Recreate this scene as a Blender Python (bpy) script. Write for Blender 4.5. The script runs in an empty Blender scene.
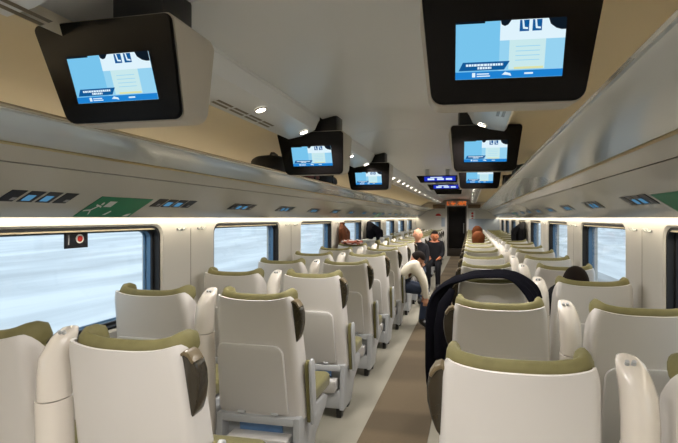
import bpy, bmesh, math, random
from mathutils import Vector, Matrix
random.seed(7)
C = bpy.context.scene.collection
PI = math.pi

# ------------------------------------------------------------ materials
def nt(name):
    m = bpy.data.materials.new(name); m.use_nodes = True
    return m, m.node_tree.nodes, m.node_tree.links
def mat(name, col, rough=.5, metal=0, spec=.5, noise=None, scale=40, bump=0, coat=0, stretch=(1,1,1), sheen=0):
    m, n, l = nt(name); b = n['Principled BSDF']
    b.inputs['Base Color'].default_value = (*col, 1); b.inputs['Roughness'].default_value = rough
    b.inputs['Metallic'].default_value = metal; b.inputs['Specular IOR Level'].default_value = spec
    b.inputs['Coat Weight'].default_value = coat; b.inputs['Coat Roughness'].default_value = .12
    b.inputs['Sheen Weight'].default_value = sheen
    tc = n.new('ShaderNodeTexCoord'); mp = n.new('ShaderNodeMapping'); mp.inputs['Scale'].default_value = stretch
    l.new(tc.outputs['Object'], mp.inputs['Vector'])
    nz = n.new('ShaderNodeTexNoise'); nz.inputs['Scale'].default_value = scale; nz.inputs['Detail'].default_value = 4
    l.new(mp.outputs['Vector'], nz.inputs['Vector'])
    c2 = noise or tuple(min(1, c*.93) for c in col)
    mx = n.new('ShaderNodeMix'); mx.data_type = 'RGBA'
    mx.inputs[6].default_value = (*col, 1); mx.inputs[7].default_value = (*c2, 1)
    l.new(nz.outputs['Fac'], mx.inputs[0]); l.new(mx.outputs[2], b.inputs['Base Color'])
    if bump:
        bp = n.new('ShaderNodeBump'); bp.inputs['Strength'].default_value = bump; bp.inputs['Distance'].default_value = .003
        l.new(nz.outputs['Fac'], bp.inputs['Height']); l.new(bp.outputs['Normal'], b.inputs['Normal'])
    return m
def emit(name, col, s):
    m, n, l = nt(name); n.remove(n['Principled BSDF'])
    e = n.new('ShaderNodeEmission'); e.inputs[0].default_value = (*col, 1); e.inputs[1].default_value = s
    l.new(e.outputs[0], n['Material Output'].inputs[0]); return m
def srgb(r, g, b):
    f = lambda c: (c/255/12.92 if c/255 <= .04045 else ((c/255+.055)/1.055)**2.4)
    return (f(r), f(g), f(b))

M = {}
M['shell'] = mat('cream_shell_plastic', srgb(210,206,202), .32, noise=srgb(204,200,196), scale=3, coat=.25)
M['tray'] = mat('cream_tray_plastic', srgb(206,203,200), .4, noise=srgb(198,195,192), scale=3)
M['grey_plastic'] = mat('light_grey_plastic', srgb(176,178,180), .38, scale=6)
M['olive'] = mat('olive_fabric', srgb(120,115,74), .9, noise=srgb(98,93,58), scale=160, bump=.5, spec=.2, sheen=.2)
M['olive_leather'] = mat('olive_bolster', srgb(124,118,76), .65, noise=srgb(104,98,62), scale=25, bump=.15, spec=.35)
M['handle'] = mat('dark_brown_polished_handle', srgb(56,49,38), .2, noise=srgb(40,35,27), scale=12, coat=.5)
M['handle_cap'] = mat('handle_cap_wood', srgb(112,98,72), .35, noise=srgb(84,72,52), scale=50)
M['post'] = mat('cream_post_plastic', srgb(222,215,205), .25, noise=srgb(216,208,198), scale=4, coat=.5)
M['lamp_grey'] = mat('lamp_head_grey', srgb(120,112,100), .3, metal=.6, scale=10)
M['black'] = mat('black_plastic', srgb(24,22,22), .35, scale=20)
M['black_gloss'] = mat('black_gloss', srgb(16,14,14), .26, scale=8, spec=.18)
M['outer_frame'] = mat('steel_blue_frame', srgb(92,128,160), .3, metal=.4, scale=20)
M['seal'] = mat('black_rubber', srgb(16,17,22), .5, scale=30)
M['housing'] = mat('warm_grey_housing', srgb(190,184,174), .45, scale=6)
M['ceiling'] = mat('ceiling_panel', srgb(220,223,227), .30, noise=srgb(214,217,221), scale=1.5)
M['cove'] = mat('cream_cove', srgb(212,205,188), .6, noise=srgb(206,199,182), scale=2)
M['wall'] = mat('cream_wall_panel', srgb(202,199,193), .4, noise=srgb(196,193,187), scale=2)
M['rack_glass'] = mat('glossy_rack_lip', srgb(196,198,194), .22, noise=srgb(186,190,190), scale=2.5, coat=.6, stretch=(1,.4,1))
M['rack_panel'] = mat('satin_rack_panel', srgb(198,194,186), .22, noise=srgb(190,188,182), scale=2, coat=.5, stretch=(1,.4,1))
M['gold'] = mat('brass_strip', srgb(190,165,110), .3, metal=.7, scale=30)
M['alu'] = mat('brushed_edge', srgb(225,215,195), .25, metal=.7, scale=60)
M['sign_black'] = mat('sign_black', srgb(26,26,34), .3, scale=20)
M['sign_green'] = mat('sign_green', srgb(20,135,92), .4, noise=srgb(14,120,80), scale=20)
M['sign_white'] = mat('sign_white', srgb(225,228,225), .5, scale=20)
M['sign_red'] = mat('sign_red', srgb(190,40,30), .5, scale=20)
M['sign_blue'] = emit('sign_lcd_blue', srgb(100,160,200), .6)
M['sign_grey'] = mat('sign_grey', srgb(150,150,155), .4, scale=20)
M['door_dark'] = mat('dark_door_metal', srgb(46,40,34), .35, scale=10)
M['locker'] = mat('brown_locker', srgb(92,74,55), .35, noise=srgb(80,62,45), scale=8)
M['partition'] = mat('blue_grey_partition', srgb(150,160,172), .4, scale=8)
M['led'] = emit('orange_led', srgb(255,120,30), .9)
M['led_dim'] = emit('orange_led_dim', srgb(150,70,25), .6)
M['strip'] = emit('warm_led_strip', (1, .88, .68), 10)
M['spot'] = emit('spot_lens', (1, .93, .80), 14)
M['metal'] = mat('satin_metal', srgb(150,150,150), .3, metal=.9, scale=40)
M['magazine'] = mat('blue_magazine', srgb(60,95,150), .35, noise=srgb(120,160,200), scale=9)
M['white_cloth'] = mat('white_cotton', srgb(225,226,228), .9, scale=80, bump=.3)
M['navy'] = mat('navy_wool', srgb(17,17,23), .95, noise=srgb(12,12,17), scale=220, bump=.4, spec=.05)
M['brown_wool'] = mat('rust_brown_cloth', srgb(96,58,38), .9, noise=srgb(76,44,30), scale=120, bump=.4, spec=.2)
M['blackcloth'] = mat('black_cloth', srgb(20,20,24), .9, noise=srgb(14,14,18), scale=120, bump=.4, spec=.2)
M['skin'] = mat('skin', srgb(205,150,120), .5, noise=srgb(195,138,108), scale=12)
M['skin_warm'] = mat('skin_warm', srgb(200,125,85), .5, noise=srgb(190,115,78), scale=12)
M['shirt_white'] = mat('white_knit', srgb(222,214,196), .85, noise=srgb(205,197,180), scale=90, bump=.4)
M['jeans'] = mat('blue_jeans', srgb(44,56,78), .85, noise=srgb(34,44,64), scale=140, bump=.3)
M['hair_dark'] = mat('dark_hair', srgb(20,15,12), .85, spec=.12, noise=srgb(32,24,20), scale=60, bump=.5, stretch=(4,4,1))
M['hair_brown'] = mat('auburn_hair', srgb(98,52,24), .9, spec=.1, noise=srgb(58,30,14), scale=60, bump=.5, stretch=(4,4,1))
M['shoe'] = mat('black_shoe', srgb(18,16,16), .35, scale=40)
M['red_cloth'] = mat('red_patterned_cloth', srgb(150,36,30), .8, noise=srgb(200,140,120), scale=26, bump=.3)
M['bag_black'] = mat('black_nylon', srgb(20,20,22), .6, scale=90, bump=.3)
M['bag_red'] = mat('dark_red_nylon', srgb(96,34,28), .6, scale=90, bump=.3)
M['blind'] = mat('cream_blind', srgb(205,192,165), .7, scale=10)

def carpet(name, a, b, dark):
    m, n, l = nt(name); bs = n['Principled BSDF']; bs.inputs['Roughness'].default_value = .95; bs.inputs['Specular IOR Level'].default_value = .15
    tc = n.new('ShaderNodeTexCoord'); nz = n.new('ShaderNodeTexNoise'); nz.inputs['Scale'].default_value = 260; nz.inputs['Detail'].default_value = 3
    l.new(tc.outputs['Object'], nz.inputs['Vector'])
    mx = n.new('ShaderNodeMix'); mx.data_type = 'RGBA'; mx.inputs[6].default_value = (*a,1); mx.inputs[7].default_value = (*b,1)
    l.new(nz.outputs['Fac'], mx.inputs[0])
    mp = n.new('ShaderNodeMapping'); mp.inputs['Scale'].default_value = (.25, 1.15, 1); l.new(tc.outputs['Object'], mp.inputs['Vector'])
    n2 = n.new('ShaderNodeTexNoise'); n2.inputs['Scale'].default_value = 1.3; n2.inputs['Detail'].default_value = 1; l.new(mp.outputs['Vector'], n2.inputs['Vector'])
    rp = n.new('ShaderNodeValToRGB'); rp.color_ramp.elements[0].position = .46; rp.color_ramp.elements[1].position = .54
    l.new(n2.outputs['Fac'], rp.inputs['Fac'])
    m2 = n.new('ShaderNodeMix'); m2.data_type = 'RGBA'; m2.inputs[7].default_value = (*dark,1)
    mt = n.new('ShaderNodeMath'); mt.operation = 'MULTIPLY'; mt.inputs[1].default_value = .45
    l.new(rp.outputs['Color'], mt.inputs[0]); l.new(mt.outputs[0], m2.inputs[0]); l.new(mx.outputs[2], m2.inputs[6])
    l.new(m2.outputs[2], bs.inputs['Base Color'])
    bp = n.new('ShaderNodeBump'); bp.inputs['Strength'].default_value = .5; bp.inputs['Distance'].default_value = .004
    l.new(nz.outputs['Fac'], bp.inputs['Height']); l.new(bp.outputs['Normal'], bs.inputs['Normal'])
    return m
M['carpet'] = carpet('brown_carpet', srgb(108,95,76), srgb(80,70,56), srgb(62,55,45))
M['floor'] = carpet('grey_beige_floor', srgb(150,146,134), srgb(128,124,112), srgb(130,126,114))

def glass_mat():
    m, n, l = nt('window_glass'); n.remove(n['Principled BSDF'])
    t = n.new('ShaderNodeBsdfTransparent'); t.inputs[0].default_value = (.90, .94, .96, 1)
    g = n.new('ShaderNodeBsdfGlossy'); g.inputs['Roughness'].default_value = .03
    lw = n.new('ShaderNodeLayerWeight'); lw.inputs['Blend'].default_value = .5
    pw = n.new('ShaderNodeMath'); pw.operation = 'POWER'; pw.inputs[1].default_value = 5; l.new(lw.outputs['Facing'], pw.inputs[0])
    fr = n.new('ShaderNodeMath'); fr.operation = 'MULTIPLY_ADD'; fr.inputs[1].default_value = .6; fr.inputs[2].default_value = .06; l.new(pw.outputs[0], fr.inputs[0])
    mx = n.new('ShaderNodeMixShader'); l.new(fr.outputs[0], mx.inputs[0]); l.new(t.outputs[0], mx.inputs[1]); l.new(g.outputs[0], mx.inputs[2])
    l.new(mx.outputs[0], n['Material Output'].inputs[0]); return m
M['glass'] = glass_mat()
def streak(name, ca, cb, cc):
    m, n, l = nt(name); b = n['Principled BSDF']; b.inputs['Roughness'].default_value = .95
    tc = n.new('ShaderNodeTexCoord'); mp = n.new('ShaderNodeMapping'); mp.inputs['Scale'].default_value = (.7, .10, .7)
    l.new(tc.outputs['Object'], mp.inputs['Vector'])
    nz = n.new('ShaderNodeTexNoise'); nz.inputs['Scale'].default_value = 1.1; nz.inputs['Detail'].default_value = 6
    l.new(mp.outputs['Vector'], nz.inputs['Vector'])
    rp = n.new('ShaderNodeValToRGB'); e = rp.color_ramp.elements; e[0].position = .34; e[0].color = (*ca,1); e[1].position = .66; e[1].color = (*cc,1)
    k = e.new(.5); k.color = (*cb,1)
    l.new(nz.outputs['Fac'], rp.inputs['Fac']); l.new(rp.outputs['Color'], b.inputs['Base Color']); return m
M['snow'] = streak('snowy_field', srgb(196,200,202), srgb(212,216,218), srgb(232,235,236))
M['bank'] = streak('trackside_gravel', srgb(112,114,116), srgb(145,145,142), srgb(182,184,185))

# ------------------------------------------------------------ mesh helpers
def finish(bm, name, mats, parent=None, sharp=35, loc=None):
    bmesh.ops.recalc_face_normals(bm, faces=bm.faces)
    lim = math.radians(sharp)
    for f in bm.faces: f.smooth = True
    for e in bm.edges:
        if len(e.link_faces) == 2:
            if e.calc_face_angle(0) > lim: e.smooth = False
    me = bpy.data.meshes.new(name); bm.to_mesh(me); bm.free()
    for m in (mats if isinstance(mats, (list, tuple)) else [mats]): me.materials.append(M[m])
    o = bpy.data.objects.new(name, me); C.objects.link(o)
    if parent: o.parent = parent
    if loc: o.location = loc
    return o
def NB(): return bmesh.new()
def _bev(bm, faces, r, seg=2):
    if r <= 0: return
    es = set()
    for f in faces:
        for e in f.edges: es.add(e)
    es = [e for e in es if len(e.link_faces) == 2 and e.calc_face_angle(0) > math.radians(30)]
    if es: bmesh.ops.bevel(bm, geom=es, offset=r, segments=seg, affect='EDGES', profile=.5, clamp_overlap=True)
def _merge(dst, src, mi=0):
    vm = {}
    for v in src.verts: vm[v] = dst.verts.new(v.co)
    for f in src.faces:
        try: nf = dst.faces.new([vm[v] for v in f.verts]); nf.material_index = mi
        except ValueError: pass
    src.free()
def box(bm, x0, x1, y0, y1, z0, z1, bev=0, mi=0, M4=None, seg=2):
    t = NB(); r = bmesh.ops.create_cube(t, size=1)
    for v in t.verts: v.co = Vector(((x0+x1)/2+v.co.x*(x1-x0), (y0+y1)/2+v.co.y*(y1-y0), (z0+z1)/2+v.co.z*(z1-z0)))
    _bev(t, list(t.faces), bev, seg)
    if M4: bmesh.ops.transform(t, matrix=M4, verts=t.verts)
    _merge(bm, t, mi)
AX = {'x': lambda a,b,d:(d,a,b), 'y': lambda a,b,d:(a,d,b), 'z': lambda a,b,d:(a,b,d)}
def prism(bm, pts, axis, d0, d1, bev=0, mi=0, fn=None, seg=2, M4=None):
    t = NB(); A = [t.verts.new(AX[axis](a,b,d0)) for a,b in pts]; B = [t.verts.new(AX[axis](a,b,d1)) for a,b in pts]
    t.faces.new(A); t.faces.new(B[::-1])
    for i in range(len(A)):
        j = (i+1) % len(A); t.faces.new((A[j], A[i], B[i], B[j]))
    bmesh.ops.recalc_face_normals(t, faces=t.faces)
    if bev:
        es = [e for e in t.edges if any(len(f.verts) == len(pts) for f in e.link_faces) and e.calc_face_angle(0) > .5]
        bmesh.ops.bevel(t, geom=es, offset=bev, segments=seg, affect='EDGES', profile=.5, clamp_overlap=True)
    if fn:
        for v in t.verts: v.co = Vector(fn(*v.co))
    if M4: bmesh.ops.transform(t, matrix=M4, verts=t.verts)
    _merge(bm, t, mi)
def loft(bm, secs, closed=True, caps=True, mi=0):
    R = [[bm.verts.new(p) for p in s] for s in secs]; n = len(secs[0])
    for a, b in zip(R, R[1:]):
        for i in range(n if closed else n-1):
            j = (i+1) % n
            f = bm.faces.new((a[i], a[j], b[j], b[i])); f.material_index = mi
    if caps and closed:
        for r in (R[0], R[-1][::-1]):
            f = bm.faces.new(r); f.material_index = mi
    return R
def cyl(bm, p, q, r0, r1=None, n=16, mi=0):
    p, q = Vector(p), Vector(q); r1 = r0 if r1 is None else r1
    d = (q-p).normalized(); u = d.orthogonal().normalized(); w = d.cross(u)
    loft(bm, [[c+u*math.cos(2*PI*k/n)*r+w*math.sin(2*PI*k/n)*r for k in range(n)] for c, r in ((p,r0),(q,r1))], mi=mi)
def rrect(x0, x1, z0, z1, r, n=5, rb=None):
    rb = r if rb is None else rb; P = []
    for cx, cz, a0, rr in ((x1-rb,z0+rb,-90,rb),(x1-r,z1-r,0,r),(x0+r,z1-r,90,r),(x0+rb,z0+rb,180,rb)):
        for k in range(n+1):
            a = math.radians(a0+90*k/n); P.append((cx+rr*math.cos(a), cz+rr*math.sin(a)))
    return P
def sweep(bm, path, rx, rz, n=12, mi=0, up=Vector((0,0,1))):
    """ellipse swept on a path; rx, rz lists"""
    P = [Vector(p) for p in path]; S = []
    for i, p in enumerate(P):
        d = (P[min(i+1,len(P)-1)]-P[max(i-1,0)]).normalized(); s = d.cross(up).normalized(); w = s.cross(d)
        S.append([p+s*math.cos(2*PI*k/n)*rx[i]+w*math.sin(2*PI*k/n)*rz[i] for k in range(n)])
    loft(bm, S, mi=mi)
def tag(o, label, cat, group=None, kind=None):
    o['label'] = label
    if cat: o['category'] = cat
    if group: o['group'] = group
    if kind: o['kind'] = kind
    return o
def empty(name, loc=(0,0,0), rz=0):
    o = bpy.data.objects.new(name, None); o.empty_display_size = .1; C.objects.link(o); o.location = loc; o.rotation_euler.z = rz; return o
def copy_tree(o, parent=None):
    c = o.copy(); C.objects.link(c); c.parent = parent
    for ch in KIDS.get(o.name, []): copy_tree(ch, c)
    return c
KIDS = {}
def index_kids():
    KIDS.clear()
    for o in bpy.data.objects:
        if o.parent: KIDS.setdefault(o.parent.name, []).append(o)

YB, YE = -2.2, 17.5          # back and far end of the saloon
CH = 1.5                     # eye height
ORD = ['nearest','second','third','fourth','fifth','sixth','seventh','eighth','ninth','tenth','eleventh','twelfth','thirteenth','fourteenth','fifteenth','sixteenth','seventeenth','eighteenth']

# ------------------------------------------------------------ setting
bm = NB(); box(bm, -1.75, 1.75, YB, YE+2.5, -.06, 0); tag(finish(bm, 'floor', 'floor'), 'grey beige carpeted floor of the rail coach', None, kind='structure')
bm = NB(); box(bm, -.23, .23, YB+.02, YE-.02, 0, .006); tag(finish(bm, 'aisle_carpet', 'carpet'), 'brown carpet runner along the aisle between the seats', 'carpet')

def profile_sheet(bm, prof, y0, y1, th, side, mi=0, ny=1):
    """profile (a,z) list extruded along y, thickened outward (up)"""
    secs = []
    top = [(a, z+th) for a, z in prof[::-1]]
    ring = prof+top
    loft(bm, [[(side*a, y0+(y1-y0)*k/ny, z) for a, z in ring] for k in range(ny+1)], mi=mi)
z = lambda d: CH+d
bm = NB()
cp = [(-.50,z(.69)),(-.42,z(.708)),(-.25,z(.728)),(0,z(.735)),(.25,z(.728)),(.42,z(.708)),(.50,z(.69))]
# centre ceiling in panels with fine seams
ys = [YB, -1.2, 1.3, 4.3-.72, 6.2, 8.8, 11.4, 14.0, YE]
for a, b in zip(ys, ys[1:]): profile_sheet(bm, cp, a+.0025, b-.0025, .03, 1)
profile_sheet(bm, [(-.5,z(.725)),(0,z(.76)),(.5,z(.725))], YB, YE, .02, 1)
for s in (-1, 1):
    profile_sheet(bm, [(.72,z(.56)),(.74,z(.60)),(.95,z(.625)),(1.15,z(.61)),(1.35,z(.53)),(1.50,z(.40)),(1.58,z(.25)),(1.62,z(.20))], YB, YE, .03, s, 1)
ceil = finish(bm, 'ceiling', ['ceiling','cove']); tag(ceil, 'pale grey arched ceiling with cream coves above the luggage racks', None, kind='structure')
SN = {-1:'left', 1:'right'}
for k, s in enumerate((-1, 1)):
    bm = NB()
    pr = [(.50,z(.70)),(.495,z(.668)),(.505,z(.655)),(.53,z(.602)),(.56,z(.588)),(.63,z(.562)),(.72,z(.545)),(.735,z(.56)),(.735,z(.60))]
    for a_, b_ in ((YB,.97),(1.42,2.86),(3.16,4.62),(4.92,YE-.42)): profile_sheet(bm, pr, a_, b_, .012, s)
    profile_sheet(bm, [(.47,z(.728)),(.60,z(.705)),(.70,z(.67)),(.79,z(.628))], YB, YE, .012, s)
    for i in range(26):      # air slots
        y = -1.0+i*.72
        if any(abs(y+.3-c) < .5 for c in (1.25, 3.02, 4.78)): continue
        for a0, a1 in ((.648,.664),(.676,.692)):
            zz = lambda a: z(.562-(a-.63)*.189)-.0016
            for q in range(4):
                yy = y+q*.155
                bm2 = [(s*a0, yy, zz(a0)), (s*a1, yy, zz(a1)), (s*a1, yy+.135, zz(a1)), (s*a0, yy+.135, zz(a0))]
                f = bm.faces.new([bm.verts.new(p) for p in bm2]); f.material_index = 1
    o = finish(bm, 'trim_%d' % (k+1), ['ceiling','lamp_grey']); tag(o, SN[s]+' ceiling trim panel carrying spotlights and air slots', None, kind='structure')

# walls with rounded window openings
WX = 1.62; ZB, ZT, WR = .82, 1.447, .075
WLEN, WP = 1.31, 1.958
def ray_rr(cy, cz, hw, hh, r, ang):
    c, s = math.cos(ang), math.sin(ang); lo, hi = 0, 5
    def inside(t):
        x, y = abs(t*c), abs(t*s)
        if x > hw or y > hh: return False
        if x > hw-r and y > hh-r: return (x-hw+r)**2+(y-hh+r)**2 <= r*r
        return True
    for _ in range(32):
        m = (lo+hi)/2
        if inside(m): lo = m
        else: hi = m
    return (cy+lo*c, cz+lo*s)
def win_loop(y0, y1, z0, z1, r, angs, shrink=0):
    cy, cz = (y0+y1)/2, (z0+z1)/2
    return [ray_rr(cy, cz, (y1-y0)/2-shrink, (z1-z0)/2-shrink, max(r-shrink*.6,.01), a) for a in angs]
wn = 0
for s in (-1, 1):
    off = 0 if s < 0 else .11
    bm = NB(); starts = [1.43-WP*1+off+WP*i for i in range(0, 9)]   # windows
    wins = [(a, a+WLEN) for a in starts if a+WLEN < YE-.3]
    wins = [(wins[0][0]-WP, wins[0][1]-WP)]+wins
    wins = [w for w in wins if w[0] > YB+.05]
    edges = [YB]+[(wins[i][1]+wins[i+1][0])/2 for i in range(len(wins)-1)]+[wins[-1][1]+.3]
    for (y0, y1), b0, b1 in zip(wins, edges, edges[1:]):
        cy, cz = (y0+y1)/2, (ZB+ZT)/2
        Z0, Z1 = 0, CH+.28
        angs = [2*PI*k/72 for k in range(72)]+[math.atan2(q-cz, p-cy) % (2*PI) for p in (b0, b1) for q in (Z0, Z1)]
        hw, hh = WLEN/2, (ZT-ZB)/2
        angs = sorted(set(angs+[math.atan2(sy*(hh-WR*(1-math.sin(t))), sx*(hw-WR*(1-math.cos(t)))) % (2*PI) for sx in (-1,1) for sy in (-1,1) for t in [PI/2*j/6 for j in range(7)]]))
        inner = win_loop(y0, y1, ZB, ZT, WR, angs)
        outer = []
        for a in angs:
            c, sn = math.cos(a), math.sin(a)
            t = min([((b1-cy)/c) if c > 1e-9 else ((b0-cy)/c if c < -1e-9 else 1e9), ((Z1-cz)/sn) if sn > 1e-9 else ((Z0-cz)/sn if sn < -1e-9 else 1e9)])
            outer.append((cy+t*c, cz+t*sn))
        lip = win_loop(y0, y1, ZB, ZT, WR, angs, -.012)
        secs = [[(s*(WX+.16), p, q) for p, q in outer], [(s*WX, p, q) for p, q in outer], [(s*WX, p, q) for p, q in lip], [(s*(WX+.012), p, q) for p, q in inner], [(s*(WX+.03), p, q) for p, q in inner], [(s*(WX+.16), p, q) for p, q in inner]]
        loft(bm, secs, caps=False)
        # far seam line groove of the pillar
        wn += 1
        w = empty('window_%d' % wn, (s*(WX+.03), cy, ZB)); tag(w, 'coach window with black rubber seal in the %s wall, %s from the camera' % (SN[s], 'behind' if y1 < .6 else ORD[len([v for v in wins if .6 < v[1] < y1])]), None, kind='structure')
        L = w.location
        bf = NB(); rg = lambda x, sh: [(s*(x)-L.x, p-L.y, q-L.z) for p, q in win_loop(y0, y1, ZB, ZT, WR, angs, sh)]
        loft(bf, [rg(WX+.014, .002), rg(WX+.014, .016), rg(WX+.052, .018), rg(WX+.052, .034), rg(WX+.066, .036), rg(WX+.066, .002)], caps=False)
        finish(bf, 'window_seal', 'seal', w)
        bf = NB(); loft(bf, [rg(WX+.068, .002), rg(WX+.068, .030), rg(WX+.105, .030), rg(WX+.108, .040), rg(WX+.12, .040), rg(WX+.12, .002)], caps=False); finish(bf, 'outer_frame', 'outer_frame', w)
        bf = NB(); pts = rg(WX+.060, .03); bf.faces.new([bf.verts.new(p) for p in pts])
        finish(bf, 'window_pane', 'glass', w)
        bf = NB(); box(bf, s*(WX+.022)-L.x-.006, s*(WX+.022)-L.x+.006, -WLEN/2+.03, WLEN/2-.03, ZT-L.z-.022, ZT-L.z-.004, .002)
        cyl(bf, (s*(WX+.022)-L.x, -WLEN/2+.035, ZT-L.z-.022), (s*(WX+.022)-L.x, WLEN/2-.035, ZT-L.z-.022), .006, n=10)
        finish(bf, 'roller_blind', 'blind', w)
    box(bm, *sorted((s*WX, s*(WX+.16))), edges[-1], YE, 0, CH+.28)
    # thin vertical seams in the pillars
    for e_ in edges[1:-1]:
        box(bm, *sorted((s*(WX-.0012), s*WX)), e_-.002, e_+.002, .2, CH-.08, mi=1)
    o = finish(bm, 'wall_'+SN[s], ['wall','lamp_grey'], sharp=25); tag(o, SN[s]+' cream side wall of the coach with a row of windows', None, kind='structure')
    bm = NB(); box(bm, *sorted((s*1.50, s*WX)), YB, YE, .0, .12, .01); o = finish(bm, 'baseboard_'+SN[s], 'grey_plastic'); tag(o, 'grey heating duct along the foot of the '+SN[s]+' wall', None, kind='structure')

# end walls
bm = NB()
box(bm, -1.78, 1.78, YB-.1, YB, 0, 2.4); tag(finish(bm, 'wall_back', 'wall'), 'rear cream end wall of the saloon behind the camera', None, kind='structure')
bm = NB(); DH = 2.0
for s in (-1, 1): box(bm, *sorted((s*.38, s*1.78)), YE, YE+.1, 0, 2.4)
box(bm, -.38, .38, YE, YE+.1, DH, 2.4)
tag(finish(bm, 'wall_front', 'wall'), 'cream end wall with the dark doorway at the end of the aisle', None, kind='structure')
bm = NB(); box(bm, .46, WX, YE-.03, YE, .12, CH-.03, .008); tag(finish(bm, 'trim_3', 'partition'), 'blue grey lower panel on the end wall right of the door', None, kind='structure')
bm = NB(); box(bm, -1.78, 1.78, YE+2.4, YE+2.5, 0, 2.4); box(bm, -1.78, 1.78, YE+.1, YE+2.5, 2.3, 2.4)
for s in (-1,1): box(bm, *sorted((s*1.7,s*1.78)), YE+.1, YE+2.4, 0, 2.4)
tag(finish(bm, 'wall_vestibule', 'locker'), 'dark vestibule walls beyond the end door', None, kind='structure')
d = empty('door_1', (0, YE+.04, 0)); tag(d, 'dark glazed sliding door closing the end of the aisle', None, kind='structure')
bm = NB()
for x0, x1 in ((-.38,-.32),(.32,.38)): box(bm, x0, x1, -.03, .03, 0, DH, .006)
box(bm, -.32, .32, -.03, .03, DH-.08, DH, .006); box(bm, -.32, .32, -.03, .03, 0, .30, .006); finish(bm, 'door_frame', 'door_dark', d)
bm = NB(); box(bm, -.32, .32, -.008, .008, .30, DH-.08); finish(bm, 'door_pane', 'black_gloss', d)
bm = NB(); cyl(bm, (.27,-.06,.9), (.27,-.06,1.3), .012)
for zz in (.93, 1.27): cyl(bm, (.27,-.06,zz), (.27,-.02,zz), .008)
finish(bm, 'door_handle', 'metal', d)
# lockers above the end wall
for s in (-1, 1):
    t = empty('bulkhead_locker', (s*.745, YE-.18, z(.350))); tag(t, 'brown bulkhead locker high on the end wall, %s of the door' % SN[s], 'locker', 'lockers over the end wall')
    bm = NB(); box(bm, -.32, .32, -.16, .16, 0, .19, .012); finish(bm, 'body', 'housing', t)
    bm = NB(); x0, x1 = (-.16,.31) if s < 0 else (-.31,.16); box(bm, x0, x1, -.175, -.16, .02, .17, .004); finish(bm, 'door', 'locker', t)
t = empty('destination_display', (0, YE-.12, z(.46))); tag(t, 'orange lit display panel above the end door', 'display')
bm = NB(); box(bm, -.42, .42, -.10, .10, 0, .22, .01); finish(bm, 'case', 'grey_plastic', t)
for x0 in (-.37, .02):
    bm = NB()
    for zz in (.05, .105, .16): 
        x = x0
        while x < x0+.33:
            w_ = random.uniform(.02,.06); box(bm, x, min(x+w_, x0+.35), -.108, -.10, zz-.018, zz+.018, mi=random.choice((0,0,1))); x += w_+.012
    finish(bm, 'led_text', ['led','led_dim'], t)
# pictograms on end wall
t = empty('warning_sign', (.60, YE-.002, z(-.06))); tag(t, 'column of three red pictograms on the end wall right of the door', 'sign')
bm = NB(); box(bm, -.11, .11, -.006, .001, -.1, .34, .002); finish(bm, 'plate', 'sign_white', t)
bm = NB()
for q in range(3): cyl(bm, (0,-.010,.24-.11*q), (0,-.005,.24-.11*q), .045, n=20)
finish(bm, 'pictogram', 'sign_red', t)
t = empty('fire_sign', (-.72, YE-.002, z(.08))); tag(t, 'red semicircular pictogram on the end wall left of the door', 'sign')
bm = NB(); prism(bm, [(.11*math.cos(PI*k/12), .10*math.sin(PI*k/12)) for k in range(13)], 'y', -.006, .001); finish(bm, 'pictogram', 'sign_red', t)
bm = NB(); box(bm, -.10, .10, -.006, .001, -.03, -.006); finish(bm, 'caption_bar', 'sign_white', t)
bm = NB(); box(bm, -.60, -.46, YE-.012, YE, z(-.34), z(.02), .003); o = finish(bm, 'notice_board', 'partition'); tag(o, 'small grey notice board on the end wall left of the door', 'board')

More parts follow.
